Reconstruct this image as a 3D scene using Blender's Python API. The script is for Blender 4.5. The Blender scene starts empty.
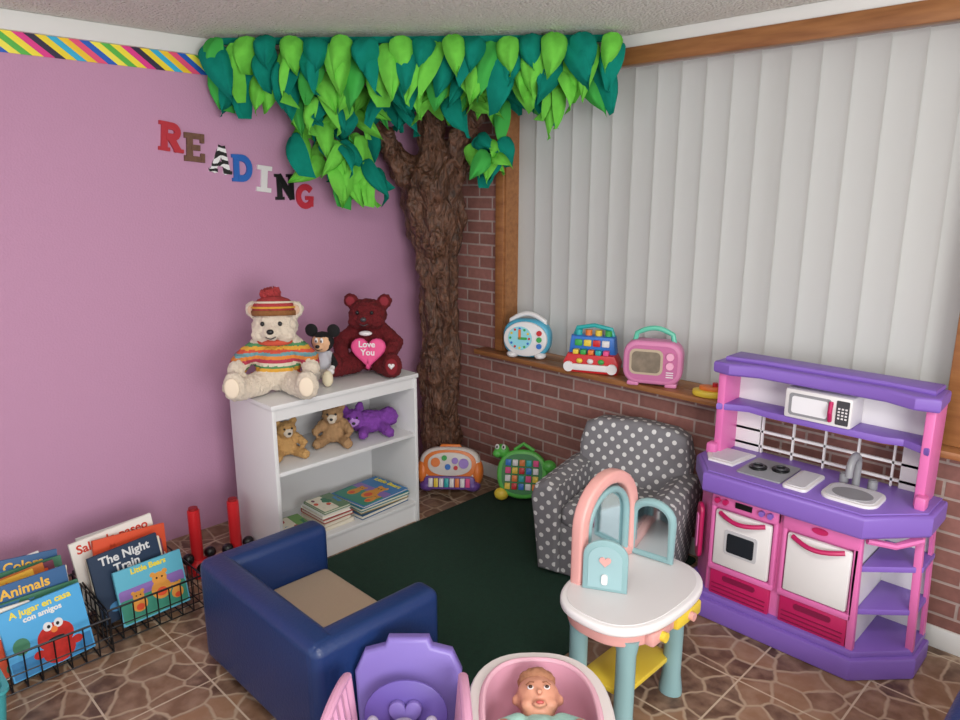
import bpy, bmesh, math, random
from math import pi, sin, cos, radians, atan2, sqrt
from mathutils import Matrix, Vector, noise
random.seed(7)
sc = bpy.context.scene
try:
    sc.view_settings.view_transform = 'Standard'
except Exception: pass

# ---------------------------------------------------------------- materials
def lin(h):
    if not isinstance(h, str): return (*h, 1)
    h = h.lstrip('#'); v = [int(h[i:i+2], 16)/255 for i in (0, 2, 4)]
    return tuple([(c/12.92 if c <= .04045 else ((c+.055)/1.055)**2.4) for c in v] + [1])
_m = {}
def M(name, col='#888888', rough=.5, metal=0, var=0, vs=8, bump=0, bs=60, coat=0, sheen=0, spec=None):
    if name in _m: return _m[name]
    m = bpy.data.materials.new(name); m.use_nodes = True
    nt = m.node_tree; b = nt.nodes['Principled BSDF']
    c = lin(col)
    b.inputs['Base Color'].default_value = c
    b.inputs['Roughness'].default_value = rough
    b.inputs['Metallic'].default_value = metal
    if coat: b.inputs['Coat Weight'].default_value = coat
    if sheen: b.inputs['Sheen Weight'].default_value = sheen
    if spec is not None: b.inputs['Specular IOR Level'].default_value = spec
    tc = nt.nodes.new('ShaderNodeTexCoord')
    if var:
        n = nt.nodes.new('ShaderNodeTexNoise'); n.inputs['Scale'].default_value = vs; n.inputs['Detail'].default_value = 5
        r = nt.nodes.new('ShaderNodeMix'); r.data_type = 'RGBA'
        r.inputs[6].default_value = tuple(max(0, x*(1-var)) for x in c[:3])+(1,)
        r.inputs[7].default_value = tuple(min(1, x*(1+var)) for x in c[:3])+(1,)
        nt.links.new(tc.outputs['Object'], n.inputs['Vector']); nt.links.new(n.outputs['Fac'], r.inputs[0])
        nt.links.new(r.outputs[2], b.inputs['Base Color'])
    if bump:
        n = nt.nodes.new('ShaderNodeTexNoise'); n.inputs['Scale'].default_value = bs; n.inputs['Detail'].default_value = 4
        bp = nt.nodes.new('ShaderNodeBump'); bp.inputs['Strength'].default_value = bump; bp.inputs['Distance'].default_value = .01
        nt.links.new(tc.outputs['Object'], n.inputs['Vector']); nt.links.new(n.outputs['Fac'], bp.inputs['Height'])
        nt.links.new(bp.outputs['Normal'], b.inputs['Normal'])
    _m[name] = m; return m

class NT:
    def __init__(s, name):
        s.m = bpy.data.materials.new(name); s.m.use_nodes = True; s.t = s.m.node_tree
        s.b = s.t.nodes['Principled BSDF']; s.tc = s.n('TexCoord'); _m[name] = s.m
    def n(s, k, **kw):
        x = s.t.nodes.new('ShaderNode'+k)
        for a, v in kw.items(): setattr(x, a, v)
        return x
    def l(s, a, b): s.t.links.new(a, b)
    def math(s, op, a, b=None):
        x = s.n('Math', operation=op)
        for i, v in enumerate((a, b)):
            if v is None: continue
            if hasattr(v, 'links'): s.l(v, x.inputs[i])
            else: x.inputs[i].default_value = v
        return x.outputs[0]
    def mix(s, f, a, b):
        x = s.n('Mix', data_type='RGBA')
        for i, v in ((0, f), (6, a), (7, b)):
            if hasattr(v, 'links'): s.l(v, x.inputs[i])
            else: x.inputs[i].default_value = v
        return x.outputs[2]
    def bump(s, h, st, d=.01):
        bp = s.n('Bump'); bp.inputs['Strength'].default_value = st; bp.inputs['Distance'].default_value = d
        s.l(h, bp.inputs['Height']); s.l(bp.outputs[0], s.b.inputs['Normal'])

def mat_brick():
    q = NT('brick'); sep = q.n('SeparateXYZ'); cmb = q.n('CombineXYZ')
    q.l(q.tc.outputs['Object'], sep.inputs[0]); q.l(sep.outputs[0], cmb.inputs[0]); q.l(sep.outputs[2], cmb.inputs[1])
    br = q.n('TexBrick'); q.l(cmb.outputs[0], br.inputs['Vector'])
    br.inputs['Scale'].default_value = 1; br.inputs['Brick Width'].default_value = .2; br.inputs['Row Height'].default_value = .066
    br.inputs['Mortar Size'].default_value = .006; br.inputs['Mortar Smooth'].default_value = .3
    br.inputs['Color1'].default_value = lin('#996860'); br.inputs['Color2'].default_value = lin('#80564e'); br.inputs['Mortar'].default_value = lin('#a8958e')
    no = q.n('TexNoise'); no.inputs['Scale'].default_value = 35; q.l(q.tc.outputs['Object'], no.inputs['Vector'])
    c = q.mix(no.outputs['Fac'], (.6, .6, .6, 1), (1.3, 1.3, 1.3, 1))
    mm = q.n('Mix', data_type='RGBA', blend_type='MULTIPLY'); mm.inputs[0].default_value = .7
    q.l(br.outputs['Color'], mm.inputs[6]); q.l(c, mm.inputs[7]); q.l(mm.outputs[2], q.b.inputs['Base Color'])
    q.b.inputs['Roughness'].default_value = .65
    q.bump(q.math('SUBTRACT', 1.0, br.outputs['Fac']), .4)
    return q.m
def mat_ceiling():
    q = NT('popcorn_ceiling'); q.b.inputs['Roughness'].default_value = .95
    v = q.n('TexVoronoi'); v.inputs['Scale'].default_value = 85; q.l(q.tc.outputs['Object'], v.inputs['Vector'])
    n = q.n('TexNoise'); n.inputs['Scale'].default_value = 50; n.inputs['Detail'].default_value = 5; q.l(q.tc.outputs['Object'], n.inputs['Vector'])
    h = q.math('ADD', q.math('SUBTRACT', 1.0, v.outputs['Distance']), n.outputs['Fac'])
    q.l(q.mix(n.outputs['Fac'], lin('#dad9d1'), lin('#f4f3ec')), q.b.inputs['Base Color'])
    q.bump(h, .8, .015); return q.m
def mat_floor():
    q = NT('stone_tile')
    no = q.n('TexNoise'); no.inputs['Scale'].default_value = 6; no.inputs['Detail'].default_value = 3
    q.l(q.tc.outputs['Object'], no.inputs['Vector'])
    add = q.n('VectorMath', operation='MULTIPLY_ADD'); q.l(no.outputs['Color'], add.inputs[0]); add.inputs[1].default_value = (.08, .08, 0)
    q.l(q.tc.outputs['Object'], add.inputs[2])
    v1 = q.n('TexVoronoi', feature='DISTANCE_TO_EDGE', voronoi_dimensions='2D'); v1.inputs['Scale'].default_value = 9
    v2 = q.n('TexVoronoi', voronoi_dimensions='2D'); v2.inputs['Scale'].default_value = 9
    q.l(add.outputs[0], v1.inputs['Vector']); q.l(add.outputs[0], v2.inputs['Vector'])
    cr = q.n('ValToRGB'); q.l(v1.outputs['Distance'], cr.inputs[0])
    cr.color_ramp.elements[0].position = .02; cr.color_ramp.elements[1].position = .075
    sp = q.n('SeparateColor'); q.l(v2.outputs['Color'], sp.inputs[0])
    stone = q.mix(sp.outputs[0], lin('#513a2c'), lin('#8e6c50'))
    n2 = q.n('TexNoise'); n2.inputs['Scale'].default_value = 16; n2.inputs['Detail'].default_value = 7; q.l(q.tc.outputs['Object'], n2.inputs['Vector'])
    cr2 = q.n('ValToRGB'); q.l(n2.outputs['Fac'], cr2.inputs[0]); cr2.color_ramp.elements[0].position = .4; cr2.color_ramp.elements[1].position = .65
    stone = q.mix(q.math('MULTIPLY', cr2.outputs[0], .6), stone, lin('#9e826c'))
    c = q.mix(cr.outputs[0], lin('#a8937c'), stone)
    sep = q.n('SeparateXYZ'); q.l(q.tc.outputs['Object'], sep.inputs[0])
    def seam(o):
        f = q.math('FRACT', q.math('DIVIDE', q.math('ADD', o, 10.0), .33)); return q.math('LESS_THAN', f, .02)
    g = q.math('MAXIMUM', seam(sep.outputs[0]), seam(sep.outputs[1]))
    c = q.mix(g, c, lin('#bcab95'))
    q.l(c, q.b.inputs['Base Color']); q.b.inputs['Roughness'].default_value = .42
    q.bump(cr.outputs[0], .2, .004)
    return q.m
def mat_stripes():
    q = NT('border_stripes'); sep = q.n('SeparateXYZ'); q.l(q.tc.outputs['Object'], sep.inputs[0])
    s = q.math('ADD', sep.outputs[1], q.math('MULTIPLY', sep.outputs[2], 1.3))
    f = q.math('FRACT', q.math('DIVIDE', q.math('ADD', s, 20.0), .40))
    cr = q.n('ValToRGB'); cr.color_ramp.interpolation = 'CONSTANT'; q.l(f, cr.inputs[0])
    cols = ['#f4e23a', '#f4e23a', '#e0388c', '#2a2440', '#f0d830', '#2fb0d8', '#f0c82c', '#e8507a', '#1d5fc0', '#f4e850', '#56b848']
    e = cr.color_ramp.elements; e[0].color = lin(cols[0]); e[0].position = 0; e[1].position = .98; e[1].color = lin(cols[1])
    for i, cc in enumerate(cols[2:]):
        x = e.new(.08+i*.1); x.color = lin(cc)
    q.l(cr.outputs[0], q.b.inputs['Base Color']); return q.m
def mat_dots():
    q = NT('polka_fabric'); sep = q.n('SeparateXYZ'); q.l(q.tc.outputs['Object'], sep.inputs[0])
    ns = q.n('SeparateXYZ'); q.l(q.tc.outputs['Normal'], ns.inputs[0])
    a = [q.math('ABSOLUTE', ns.outputs[i]) for i in range(3)]
    def d(i, j):
        c = q.n('CombineXYZ'); q.l(sep.outputs[i], c.inputs[0]); q.l(sep.outputs[j], c.inputs[1])
        mp = q.n('Mapping'); mp.inputs['Rotation'].default_value = (0, 0, pi/4); q.l(c.outputs[0], mp.inputs[0])
        v = q.n('TexVoronoi', voronoi_dimensions='2D'); v.inputs['Scale'].default_value = 22; v.inputs['Randomness'].default_value = 0
        q.l(mp.outputs[0], v.inputs['Vector']); return q.math('LESS_THAN', v.outputs['Distance'], .23)
    isx = q.math('MULTIPLY', q.math('GREATER_THAN', a[0], a[1]), q.math('GREATER_THAN', a[0], a[2]))
    isz = q.math('MULTIPLY', q.math('GREATER_THAN', a[2], a[1]), q.math('SUBTRACT', 1.0, isx))
    isy = q.math('SUBTRACT', 1.0, q.math('ADD', isx, isz))
    t = q.math('ADD', q.math('ADD', q.math('MULTIPLY', isx, d(1, 2)), q.math('MULTIPLY', isz, d(0, 1))), q.math('MULTIPLY', isy, d(0, 2)))
    q.l(q.mix(t, lin('#77767a'), lin('#d6d6d4')), q.b.inputs['Base Color']); q.b.inputs['Roughness'].default_value = .9
    return q.m
def mat_bark():
    q = NT('bark'); mp = q.n('Mapping'); mp.inputs['Scale'].default_value = (9, 9, 4.5); q.l(q.tc.outputs['Object'], mp.inputs[0])
    n = q.n('TexNoise'); n.inputs['Scale'].default_value = 2.4; n.inputs['Detail'].default_value = 8; n.inputs['Distortion'].default_value = 2.2; q.l(mp.outputs[0], n.inputs['Vector'])
    cr = q.n('ValToRGB'); q.l(n.outputs['Fac'], cr.inputs[0]); e = cr.color_ramp.elements
    e[0].position = .32; e[0].color = lin('#3a251a'); e[1].position = .72; e[1].color = lin('#7c5641')
    q.l(cr.outputs[0], q.b.inputs['Base Color']); q.b.inputs['Roughness'].default_value = .45
    q.bump(n.outputs['Fac'], 1, .03); return q.m
def mat_wood():
    q = NT('stained_wood'); mp = q.n('Mapping'); mp.inputs['Scale'].default_value = (3, 25, 25); q.l(q.tc.outputs['Object'], mp.inputs[0])
    n = q.n('TexNoise'); n.inputs['Scale'].default_value = 2; n.inputs['Detail'].default_value = 6; q.l(mp.outputs[0], n.inputs['Vector'])
    q.l(q.mix(n.outputs['Fac'], lin('#6d3f20'), lin('#b07a4a')), q.b.inputs['Base Color']); q.b.inputs['Roughness'].default_value = .4
    return q.m
def mat_blind():
    q = NT('blind_vinyl'); q.b.inputs['Base Color'].default_value = lin('#d3d4d1'); q.b.inputs['Roughness'].default_value = .5
    tr = q.n('BsdfTranslucent'); tr.inputs[0].default_value = lin('#e2e3e2'); mx = q.n('MixShader'); mx.inputs[0].default_value = .3
    out = q.t.nodes['Material Output']
    q.l(q.b.outputs[0], mx.inputs[1]); q.l(tr.outputs[0], mx.inputs[2]); q.l(mx.outputs[0], out.inputs[0]); return q.m
def mat_zebra():
    q = NT('zebra'); w = q.n('TexWave'); w.inputs['Scale'].default_value = 14; w.inputs['Distortion'].default_value = 5; w.inputs['Detail'].default_value = 1
    mp = q.n('Mapping'); mp.inputs['Rotation'].default_value = (.5, .6, .3); q.l(q.tc.outputs['Object'], mp.inputs[0]); q.l(mp.outputs[0], w.inputs['Vector'])
    q.l(q.mix(q.math('GREATER_THAN', w.outputs['Fac'], .5), lin('#151515'), lin('#e8e8e8')), q.b.inputs['Base Color']); return q.m

brick, floorm, stripes, dots, bark, wood, blind, zebra, ceilm = mat_brick(), mat_floor(), mat_stripes(), mat_dots(), mat_bark(), mat_wood(), mat_blind(), mat_zebra(), mat_ceiling()
purple_wall = M('purple_paint', '#bf8fae', .75, bump=.15, bs=120)
trimw = M('trim_white', '#dedfdc', .5)
white = M('white_plastic', '#dedcdc', .35)
whitelam = M('white_laminate', '#d6d6d6', .45)
kpur = M('kitchen_purple', '#7f5fb6', .42); kpink = M('kitchen_pink', '#d96fac', .4); khot = M('kitchen_hotpink', '#b81f5c', .35)
black = M('black_plastic', '#101012', .35); grey = M('grey_plastic', '#8b8c90', .4); dgrey = M('dark_grey', '#3c3c40', .4)
teal = M('teal_plastic', '#85a8ab', .4); coral = M('coral_pink', '#d9a09a', .4); yel = M('yellow_plastic', '#e0c440', .4)
red = M('red_plastic', '#c8242a', .35); blue = M('blue_plastic', '#2a6fc4', .35); green = M('green_plastic', '#37a24a', .4); orange = M('orange_plastic', '#e07a34', .4)
lpur = M('light_purple', '#7e6cb6', .4); bpink = M('baby_pink', '#d59cba', .45); hpink = M('heart_pink', '#e0508a', .6)
navy = M('navy_vinyl', '#183060', .38, bump=.15, bs=90); tan = M('tan_vinyl', '#ac9882', .5, bump=.1, bs=60)
greenrug = M('green_carpet', '#0e3324', .97, var=.35, vs=60, bump=.8, bs=300)
cream = M('cream_fur', '#d9cbb8', .95, bump=.8, bs=160, var=.12, vs=60, sheen=.3); redfur = M('red_fur', '#620a13', .9, bump=.8, bs=160, var=.3, vs=50)
brownfur = M('brown_fur', '#a5825c', .95, bump=.8, bs=160, var=.2, vs=60); purfur = M('purple_fur', '#7e3f9e', .95, bump=.8, bs=160, var=.25, vs=50)
blackfur = M('black_fur', '#121214', .9, bump=.4, bs=160); skinm = M('doll_skin', '#c98e75', .5); tanface = M('tan_felt', '#d8ab86', .8)
mirror = M('mirror', '#c8d4d8', .08, metal=1)
teal_d = M('teal_bright', '#28a8a8', .4); paper = M('paper', '#d8d2c2', .8)
mint = M('mint_cloth', '#9cc7bd', .85); lav = M('lavender_cloth', '#b7a6cf', .85)

# ---------------------------------------------------------------- mesh builder
XZ = Matrix.Rotation(pi/2, 4, 'X')
YZ = Matrix(((0, 0, 1, 0), (1, 0, 0, 0), (0, 1, 0, 0), (0, 0, 0, 1)))
def T(x, y, z): return Matrix.Translation((x, y, z))
def R(rx=0, ry=0, rz=0):
    return Matrix.Rotation(rz, 4, 'Z') @ Matrix.Rotation(ry, 4, 'Y') @ Matrix.Rotation(rx, 4, 'X')
def rrect(w, h, r, n=5, cx=0, cy=0):
    o = []
    for (sx, sy, a0) in ((1, -1, -90), (1, 1, 0), (-1, 1, 90), (-1, -1, 180)):
        for i in range(n+1):
            a = radians(a0+90*i/n); o.append((cx+sx*(w/2-r)+r*cos(a), cy+sy*(h/2-r)+r*sin(a)))
    return o
def oval(rx, ry, n=32, cx=0, cy=0, p=2):
    o = []
    for i in range(n):
        a = 2*pi*i/n; c, s_ = cos(a), sin(a)
        o.append((cx+rx*math.copysign(abs(c)**(2/p), c), cy+ry*math.copysign(abs(s_)**(2/p), s_)))
    return o
def ribbon(pts, w):
    L, Rr = [], []
    for i, p in enumerate(pts):
        a = Vector(pts[max(0, i-1)]); b = Vector(pts[min(len(pts)-1, i+1)]); d = (b-a).normalized(); n = Vector((-d.y, d.x))*w/2
        L.append(tuple(Vector(p)+n)); Rr.append(tuple(Vector(p)-n))
    return L+Rr[::-1]
def arc(cx, cy, rx, ry, a0, a1, n=10):
    return [(cx+rx*cos(radians(a0+(a1-a0)*i/n)), cy+ry*sin(radians(a0+(a1-a0)*i/n))) for i in range(n+1)]
def heart(s, n=28):
    o = []
    for i in range(n):
        t = 2*pi*i/n; o.append((s*16*sin(t)**3/17, s*(13*cos(t)-5*cos(2*t)-2*cos(3*t)-cos(4*t))/17))
    return o[::-1]

class MB:
    def __init__(s): s.bm = bmesh.new(); s.mats = []; s.X = Matrix()
    def mi(s, m):
        if m not in s.mats: s.mats.append(m)
        return s.mats.index(m)
    def add(s, t, m, X=Matrix()):
        if m is not None:
            k = s.mi(m)
            for f in t.faces: f.material_index = k
        bmesh.ops.transform(t, matrix=s.X @ X, verts=t.verts)
        me = bpy.data.meshes.new('t'); t.to_mesh(me); t.free(); s.bm.from_mesh(me); bpy.data.meshes.remove(me)
    def box(s, c, d, m, rot=(0, 0, 0), bev=0, seg=2):
        t = bmesh.new(); bmesh.ops.create_cube(t, size=1); bmesh.ops.scale(t, vec=d, verts=t.verts)
        if bev: bmesh.ops.bevel(t, geom=t.edges[:], offset=min(bev, min(d)*.49), segments=seg, affect='EDGES', profile=.5)
        s.add(t, m, T(*c) @ R(*rot))
    def cyl(s, c, r, h, m, rot=(0, 0, 0), r2=None, n=24, bev=0):
        t = bmesh.new(); bmesh.ops.create_cone(t, cap_ends=True, segments=n, radius1=r, radius2=r if r2 is None else r2, depth=h)
        if bev: bmesh.ops.bevel(t, geom=[e for e in t.edges if abs(e.verts[0].co.z-e.verts[1].co.z) < 1e-6], offset=bev, segments=2, affect='EDGES')
        s.add(t, m, T(*c) @ R(*rot))
    def ell(s, c, r, m, rot=(0, 0, 0), u=20, v=12):
        if not hasattr(r, '__len__'): r = (r, r, r)
        t = bmesh.new(); bmesh.ops.create_uvsphere(t, u_segments=u, v_segments=v, radius=1); bmesh.ops.scale(t, vec=r, verts=t.verts)
        s.add(t, m, T(*c) @ R(*rot))
    def prism(s, o, d, m, X=Matrix(), bev=0, seg=2):
        t = bmesh.new(); vs = [t.verts.new((p[0], p[1], 0)) for p in o]; f = t.faces.new(vs)
        r = bmesh.ops.extrude_face_region(t, geom=[f]); ev = [g for g in r['geom'] if isinstance(g, bmesh.types.BMVert)]
        bmesh.ops.translate(t, vec=(0, 0, d), verts=ev)
        bmesh.ops.recalc_face_normals(t, faces=t.faces)
        if bev:
            ed = [e for e in t.edges if abs(e.verts[0].co.z-e.verts[1].co.z) < 1e-6]
            bmesh.ops.bevel(t, geom=ed, offset=bev, segments=seg, affect='EDGES', profile=.5)
        s.add(t, m, X)
    def text(s, st, size, m, X=Matrix(), depth=.001, bold=.0):
        cu = bpy.data.curves.new('txt', 'FONT'); cu.body = st; cu.size = size; cu.extrude = depth; cu.offset = bold; cu.align_x = 'CENTER'; cu.resolution_u = 3
        ob = bpy.data.objects.new('txt', cu); sc.collection.objects.link(ob)
        dg = bpy.context.evaluated_depsgraph_get(); dg.update(); me = bpy.data.meshes.new_from_object(ob.evaluated_get(dg))
        t = bmesh.new(); t.from_mesh(me); bpy.data.objects.remove(ob); bpy.data.curves.remove(cu); bpy.data.meshes.remove(me); s.add(t, m, X)
    def loft(s, rings, m, X=Matrix(), cap=(True, True), closed=True):
        t = bmesh.new(); vr = [[t.verts.new(p) for p in r] for r in rings]; n = len(rings[0])
        for a, b in zip(vr, vr[1:]):
            for i in range(n if closed else n-1): t.faces.new((a[i], a[(i+1) % n], b[(i+1) % n], b[i]))
        if cap[0]: t.faces.new(vr[0][::-1])
        if cap[1]: t.faces.new(vr[-1])
        bmesh.ops.recalc_face_normals(t, faces=t.faces); s.add(t, m, X)
    def tube(s, pts, r, m, n=8, closed=False, X=Matrix()):
        P = [Vector(p) for p in pts]; N = len(P); rings = []
        up = None
        for i, p in enumerate(P):
            a = P[(i-1) % N] if (closed or i > 0) else p; b = P[(i+1) % N] if (closed or i < N-1) else p
            d = (b-a).normalized()
            if up is None: up = Vector((0, 0, 1)) if abs(d.z) < .8 else Vector((1, 0, 0))
            x = d.cross(up).normalized(); up = x.cross(d).normalized()
            rr = r[i] if hasattr(r, '__len__') else r
            rings.append([p+x*rr*cos(2*pi*k/n)+up*rr*sin(2*pi*k/n) for k in range(n)])
        if closed: rings.append(rings[0])
        s.loft(rings, m, X, cap=(not closed, not closed))
    def blob(s, parts, vox, fn, disp=None, sm=4, X=Matrix()):
        t = bmesh.new()
        for p in parts:
            q = bmesh.new(); bmesh.ops.create_icosphere(q, subdivisions=2, radius=1)
            bmesh.ops.scale(q, vec=p[3:6], verts=q.verts); rot = R(*p[6]) if len(p) > 6 else Matrix()
            bmesh.ops.transform(q, matrix=T(*p[:3]) @ rot, verts=q.verts)
            me = bpy.data.meshes.new('q'); q.to_mesh(me); q.free(); t.from_mesh(me); bpy.data.meshes.remove(me)
        me = bpy.data.meshes.new('b'); t.to_mesh(me); t.free(); ob = bpy.data.objects.new('b', me); sc.collection.objects.link(ob)
        md = ob.modifiers.new('r', 'REMESH'); md.mode = 'VOXEL'; md.voxel_size = vox
        if sm: ms = ob.modifiers.new('s', 'SMOOTH'); ms.iterations = sm; ms.factor = .5
        dg = bpy.context.evaluated_depsgraph_get(); dg.update(); m2 = bpy.data.meshes.new_from_object(ob.evaluated_get(dg))
        t = bmesh.new(); t.from_mesh(m2); bpy.data.objects.remove(ob); bpy.data.meshes.remove(m2); bpy.data.meshes.remove(me)
        t.normal_update()
        if disp:
            mv = [(v, v.normal*disp(v.co, v.normal)) for v in t.verts]
            for v, d in mv: v.co += d
        for f in t.faces: f.material_index = s.mi(fn(f.calc_center_median()))
        s.add(t, None, X)
    def done(s, name, loc=(0, 0, 0), rz=0, smooth=35, rot=None):
        me = bpy.data.meshes.new(name); s.bm.to_mesh(me); s.bm.free()
        for m in s.mats: me.materials.append(m)
        me.shade_smooth(); me.set_sharp_from_angle(angle=radians(smooth))
        ob = bpy.data.objects.new(name, me); sc.collection.objects.link(ob); ob.location = loc; ob.rotation_euler = rot or (0, 0, rz); return ob
def path(*pts, k=.4):
    o = []
    for a, b in zip(pts, pts[1:]):
        d = (Vector(a[:3])-Vector(b[:3])).length; n = max(1, int(d/(k*min(a[3], b[3]))))
        for i in range(n+1):
            f = i/n; q = [a[j]*(1-f)+b[j]*f for j in range(4)]; o.append((q[0], q[1], q[2], q[3], q[3], q[3]))
    return o
def mir(parts):
    return parts+[(-p[0],)+tuple(p[1:6])+((tuple([p[6][0], -p[6][1], -p[6][2]]),) if len(p) > 6 else ()) for p in parts]

XL, YB, HC = -.26, -.04, 2.36
# ---------------------------------------------------------------- room
def slab(name, a, b, m):
    k = MB(); k.box([(a[i]+b[i])/2 for i in range(3)], [b[i]-a[i] for i in range(3)], m); return k.done(name)
slab('floor', (XL-.1, -5, -.1), (5, .12, 0), floorm)
slab('ceiling', (XL-.1, -5, HC), (5, .12, HC+.1), ceilm)
slab('wall_left', (XL-.1, -5, 0), (XL, .12, HC), purple_wall)
WX0, WX1, WZ0, WZ1 = .41, 2.57, .78, 2.245
k = MB()
def bx(k, a, b, m, bev=0): k.box([(a[i]+b[i])/2 for i in range(3)], [b[i]-a[i] for i in range(3)], m, bev=bev)
bx(k, (XL, YB, 0), (WX0, .12, HC), brick); bx(k, (WX0, YB, 0), (WX1, .12, WZ0), brick)
bx(k, (WX1, YB, 0), (5, .12, HC), brick); bx(k, (WX0, YB, WZ1), (WX1, .12, HC), brick)
k.done('wall_back')
k = MB(); bx(k, (XL, YB-.03, 2.305), (5, YB, HC), trimw, .006); k.done('trim_1')
k = MB(); bx(k, (XL, -5, 2.285), (XL+.025, YB-.03, HC), trimw, .006); k.done('trim_2')
k = MB(); bx(k, (XL, -5, 2.205), (XL+.006, -1.3, 2.285), stripes); k.done('wall_border_strip')
k = MB(); bx(k, (.3, YB-.045, 2.23), (5, YB, 2.305), wood, .006); k.done('trim_3')
k = MB(); bx(k, (.35, YB-.03, .80), (.41, YB, 2.23), wood, .005); bx(k, (.41, YB-.02, .8), (.422, .1, WZ1), wood); k.done('trim_4')
k = MB(); bx(k, (2.57, YB-.03, .80), (2.65, YB, 2.23), wood, .005); k.done('trim_5')
k = MB(); bx(k, (.25, YB-.10, .772), (2.75, YB, .80), wood, .006); bx(k, (WX0, YB, .78), (WX1, .1, .80), wood); k.done('window_sill')
k = MB(); bx(k, (XL, YB-.015, 0), (5, YB, .085), trimw, .004); k.done('baseboard_back')
k = MB()
for x in (WX0+.02, 1.12, 1.82, WX1-.02): bx(k, (x-.02, .085, .8), (x+.02, .115, WZ1), trimw)
for z in (.82, WZ1-.02): bx(k, (WX0, .085, z-.02), (WX1, .115, z+.02), trimw)
k.done('window_1')
k = MB(); ns = 18; w = (WX1-.425)/ns
for i in range(ns):
    cx = .425+w*(i+.5); o = []
    for j in range(7):
        f = j/6-.5; o.append((f*w*1.10, .008-.022*f*f))
    o2 = [(x, y+.0015) for x, y in o][::-1]
    k.prism(o+o2, WZ1-.005-.815, blind, T(cx, .035, .815) @ R(0, 0, radians(-3.5)))
k.done('vertical_blinds')

k = MB(); k.prism(rrect(1.23, 1.43, .03), .012, greenrug, T(1.077, -.80, 0), bev=.004); k.done('green_rug')

# ---------------------------------------------------------------- tree
g1 = M('leaf_green', '#70c84a', .98, var=.2, vs=25, spec=.05, bump=.3, bs=250); g2 = M('leaf_teal', '#15806f', .98, var=.22, vs=25, spec=.05, bump=.3, bs=250); g3 = M('leaf_mid', '#45a84c', .98, var=.15, vs=12, spec=.05)
rnd = random.uniform
k = MB()
parts = path((.03, -.22, .0, .15), (.03, -.21, .15, .12), (.03, -.20, .9, .112), (.04, -.22, 1.3, .135), (.04, -.24, 1.55, .165), (.04, -.26, 1.7, .18), k=.3)
parts += path((.0, -.28, 1.66, .13), (-.04, -.42, 1.84, .08), (-.06, -.56, 2.0, .055), (-.05, -.7, 2.2, .045))
parts += path((.08, -.24, 1.66, .13), (.2, -.24, 1.86, .085), (.33, -.24, 2.03, .055), (.45, -.3, 2.15, .04))
parts += path((.05, -.26, 1.7, .14), (.07, -.28, 1.9, .09), (.1, -.3, 2.3, .055))
parts += path((-.05, -.2, .0, .07), (-.01, -.2, .3, .06)) + path((.13, -.27, .0, .07), (.08, -.24, .3, .06))
parts += [(.1, -.31, 1.42, .07, .06, .13), (-.04, -.3, 1.5, .06, .05, .16)]
def bd(c, n):
    a = atan2(c.y+.22, c.x-.03)
    r = noise.noise(Vector((c.x*15, c.y*15, c.z*5)))*.042 + abs(noise.noise(Vector((c.x*26, c.y*26, c.z*14+5))))*.032 + sin(a*7+c.z*3)*.004
    return r-.012
k.blob(parts, .0115, lambda c: bark, bd, sm=2)
S0 = [(0, .55), (.03, .8), (.1, .96), (.22, 1), (.38, .97), (.54, .84), (.7, .6), (.83, .35), (.93, .14), (1, .02)]
def leaf(k, pos, L, W, yaw, tilt, roll, m, puff=1.0):
    t = bmesh.new(); rows = []; tw = rnd(-.8, .8); ph = rnd(0, 6.28); bend = rnd(-.22, .22); fold = rnd(-.7, .7)
    for s_, w in S0:
        row = []
        for j in range(9):
            x = (j/4-1); wx = w*W*x*(1-.2*puff*abs(x))+bend*W*s_*s_*2
            y = -.75*puff*W*sin(pi*min(1, s_*.85+.08))*(1-1.0*x*x)-.07*L*sin(pi*s_)+(.16*W*(1-abs(x)*3) if abs(x) < .34 else 0)
            y += tw*W*x*s_+.11*W*sin(x*4.5+s_*6+ph)*(.3+s_)+fold*W*max(0, x*math.copysign(1, fold))*s_*.9
            row.append(t.verts.new((wx, y, -s_*L-.1*W*x*x*(1-s_))))
        rows.append(row)
    for a, b in zip(rows, rows[1:]):
        for j in range(8): t.faces.new((a[j], a[j+1], b[j+1], b[j]))
    k.add(t, m, T(*pos) @ R(0, 0, yaw) @ R(tilt, 0, 0) @ R(0, roll, 0))
A = Vector((XL+.05, -1.36, 0)); B = Vector((1.15, YB-.07, 0)); dv = (B-A); n_ = Vector((.68, -.73, 0))
y0 = atan2(dv.y, dv.x)
N = 16
for row, (dz, off, L, W) in enumerate(((2.347, .085, .17, .072), (2.325, .05, .235, .074), (2.28, .0, .23, .074), (2.22, -.05, .2, .07))):
    for i in range(N+(row % 2)):
        j_ = .010 if row == 0 else .02
        f = (i+.5*(1-row % 2))/N+rnd(-j_, j_); f = min(max(f, .015), .985)
        p = A+dv*f+n_*(off+(rnd(-.02, .02) if row == 0 else rnd(-.03, .03))); p.x = max(p.x, XL+.06)
        if p.y > YB-.08: continue
        if row == 3 and random.random() < .3: continue
        ll = L*rnd(.85, 1.18); c_ = (g1 if (i+(row > 1)) % 2 else g2)
        if random.random() < .08: c_ = g3
        jj = .4 if row == 0 else .6
        leaf(k, (p.x, p.y, dz+rnd(-.01, .004)), ll, W*rnd(.88, 1.12), y0+rnd(-jj, jj), rnd(-.3, .1) if row == 0 else rnd(-.4, .15), rnd(-.18, .18) if row == 0 else rnd(-.32, .32), c_, 1.2 if row == 0 else 1)
k.box(((A+B)/2+n_*-.01+Vector((0, 0, 2.345))), (dv.length*.97, .02, .028), g2, rot=(0, 0, y0))
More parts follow.
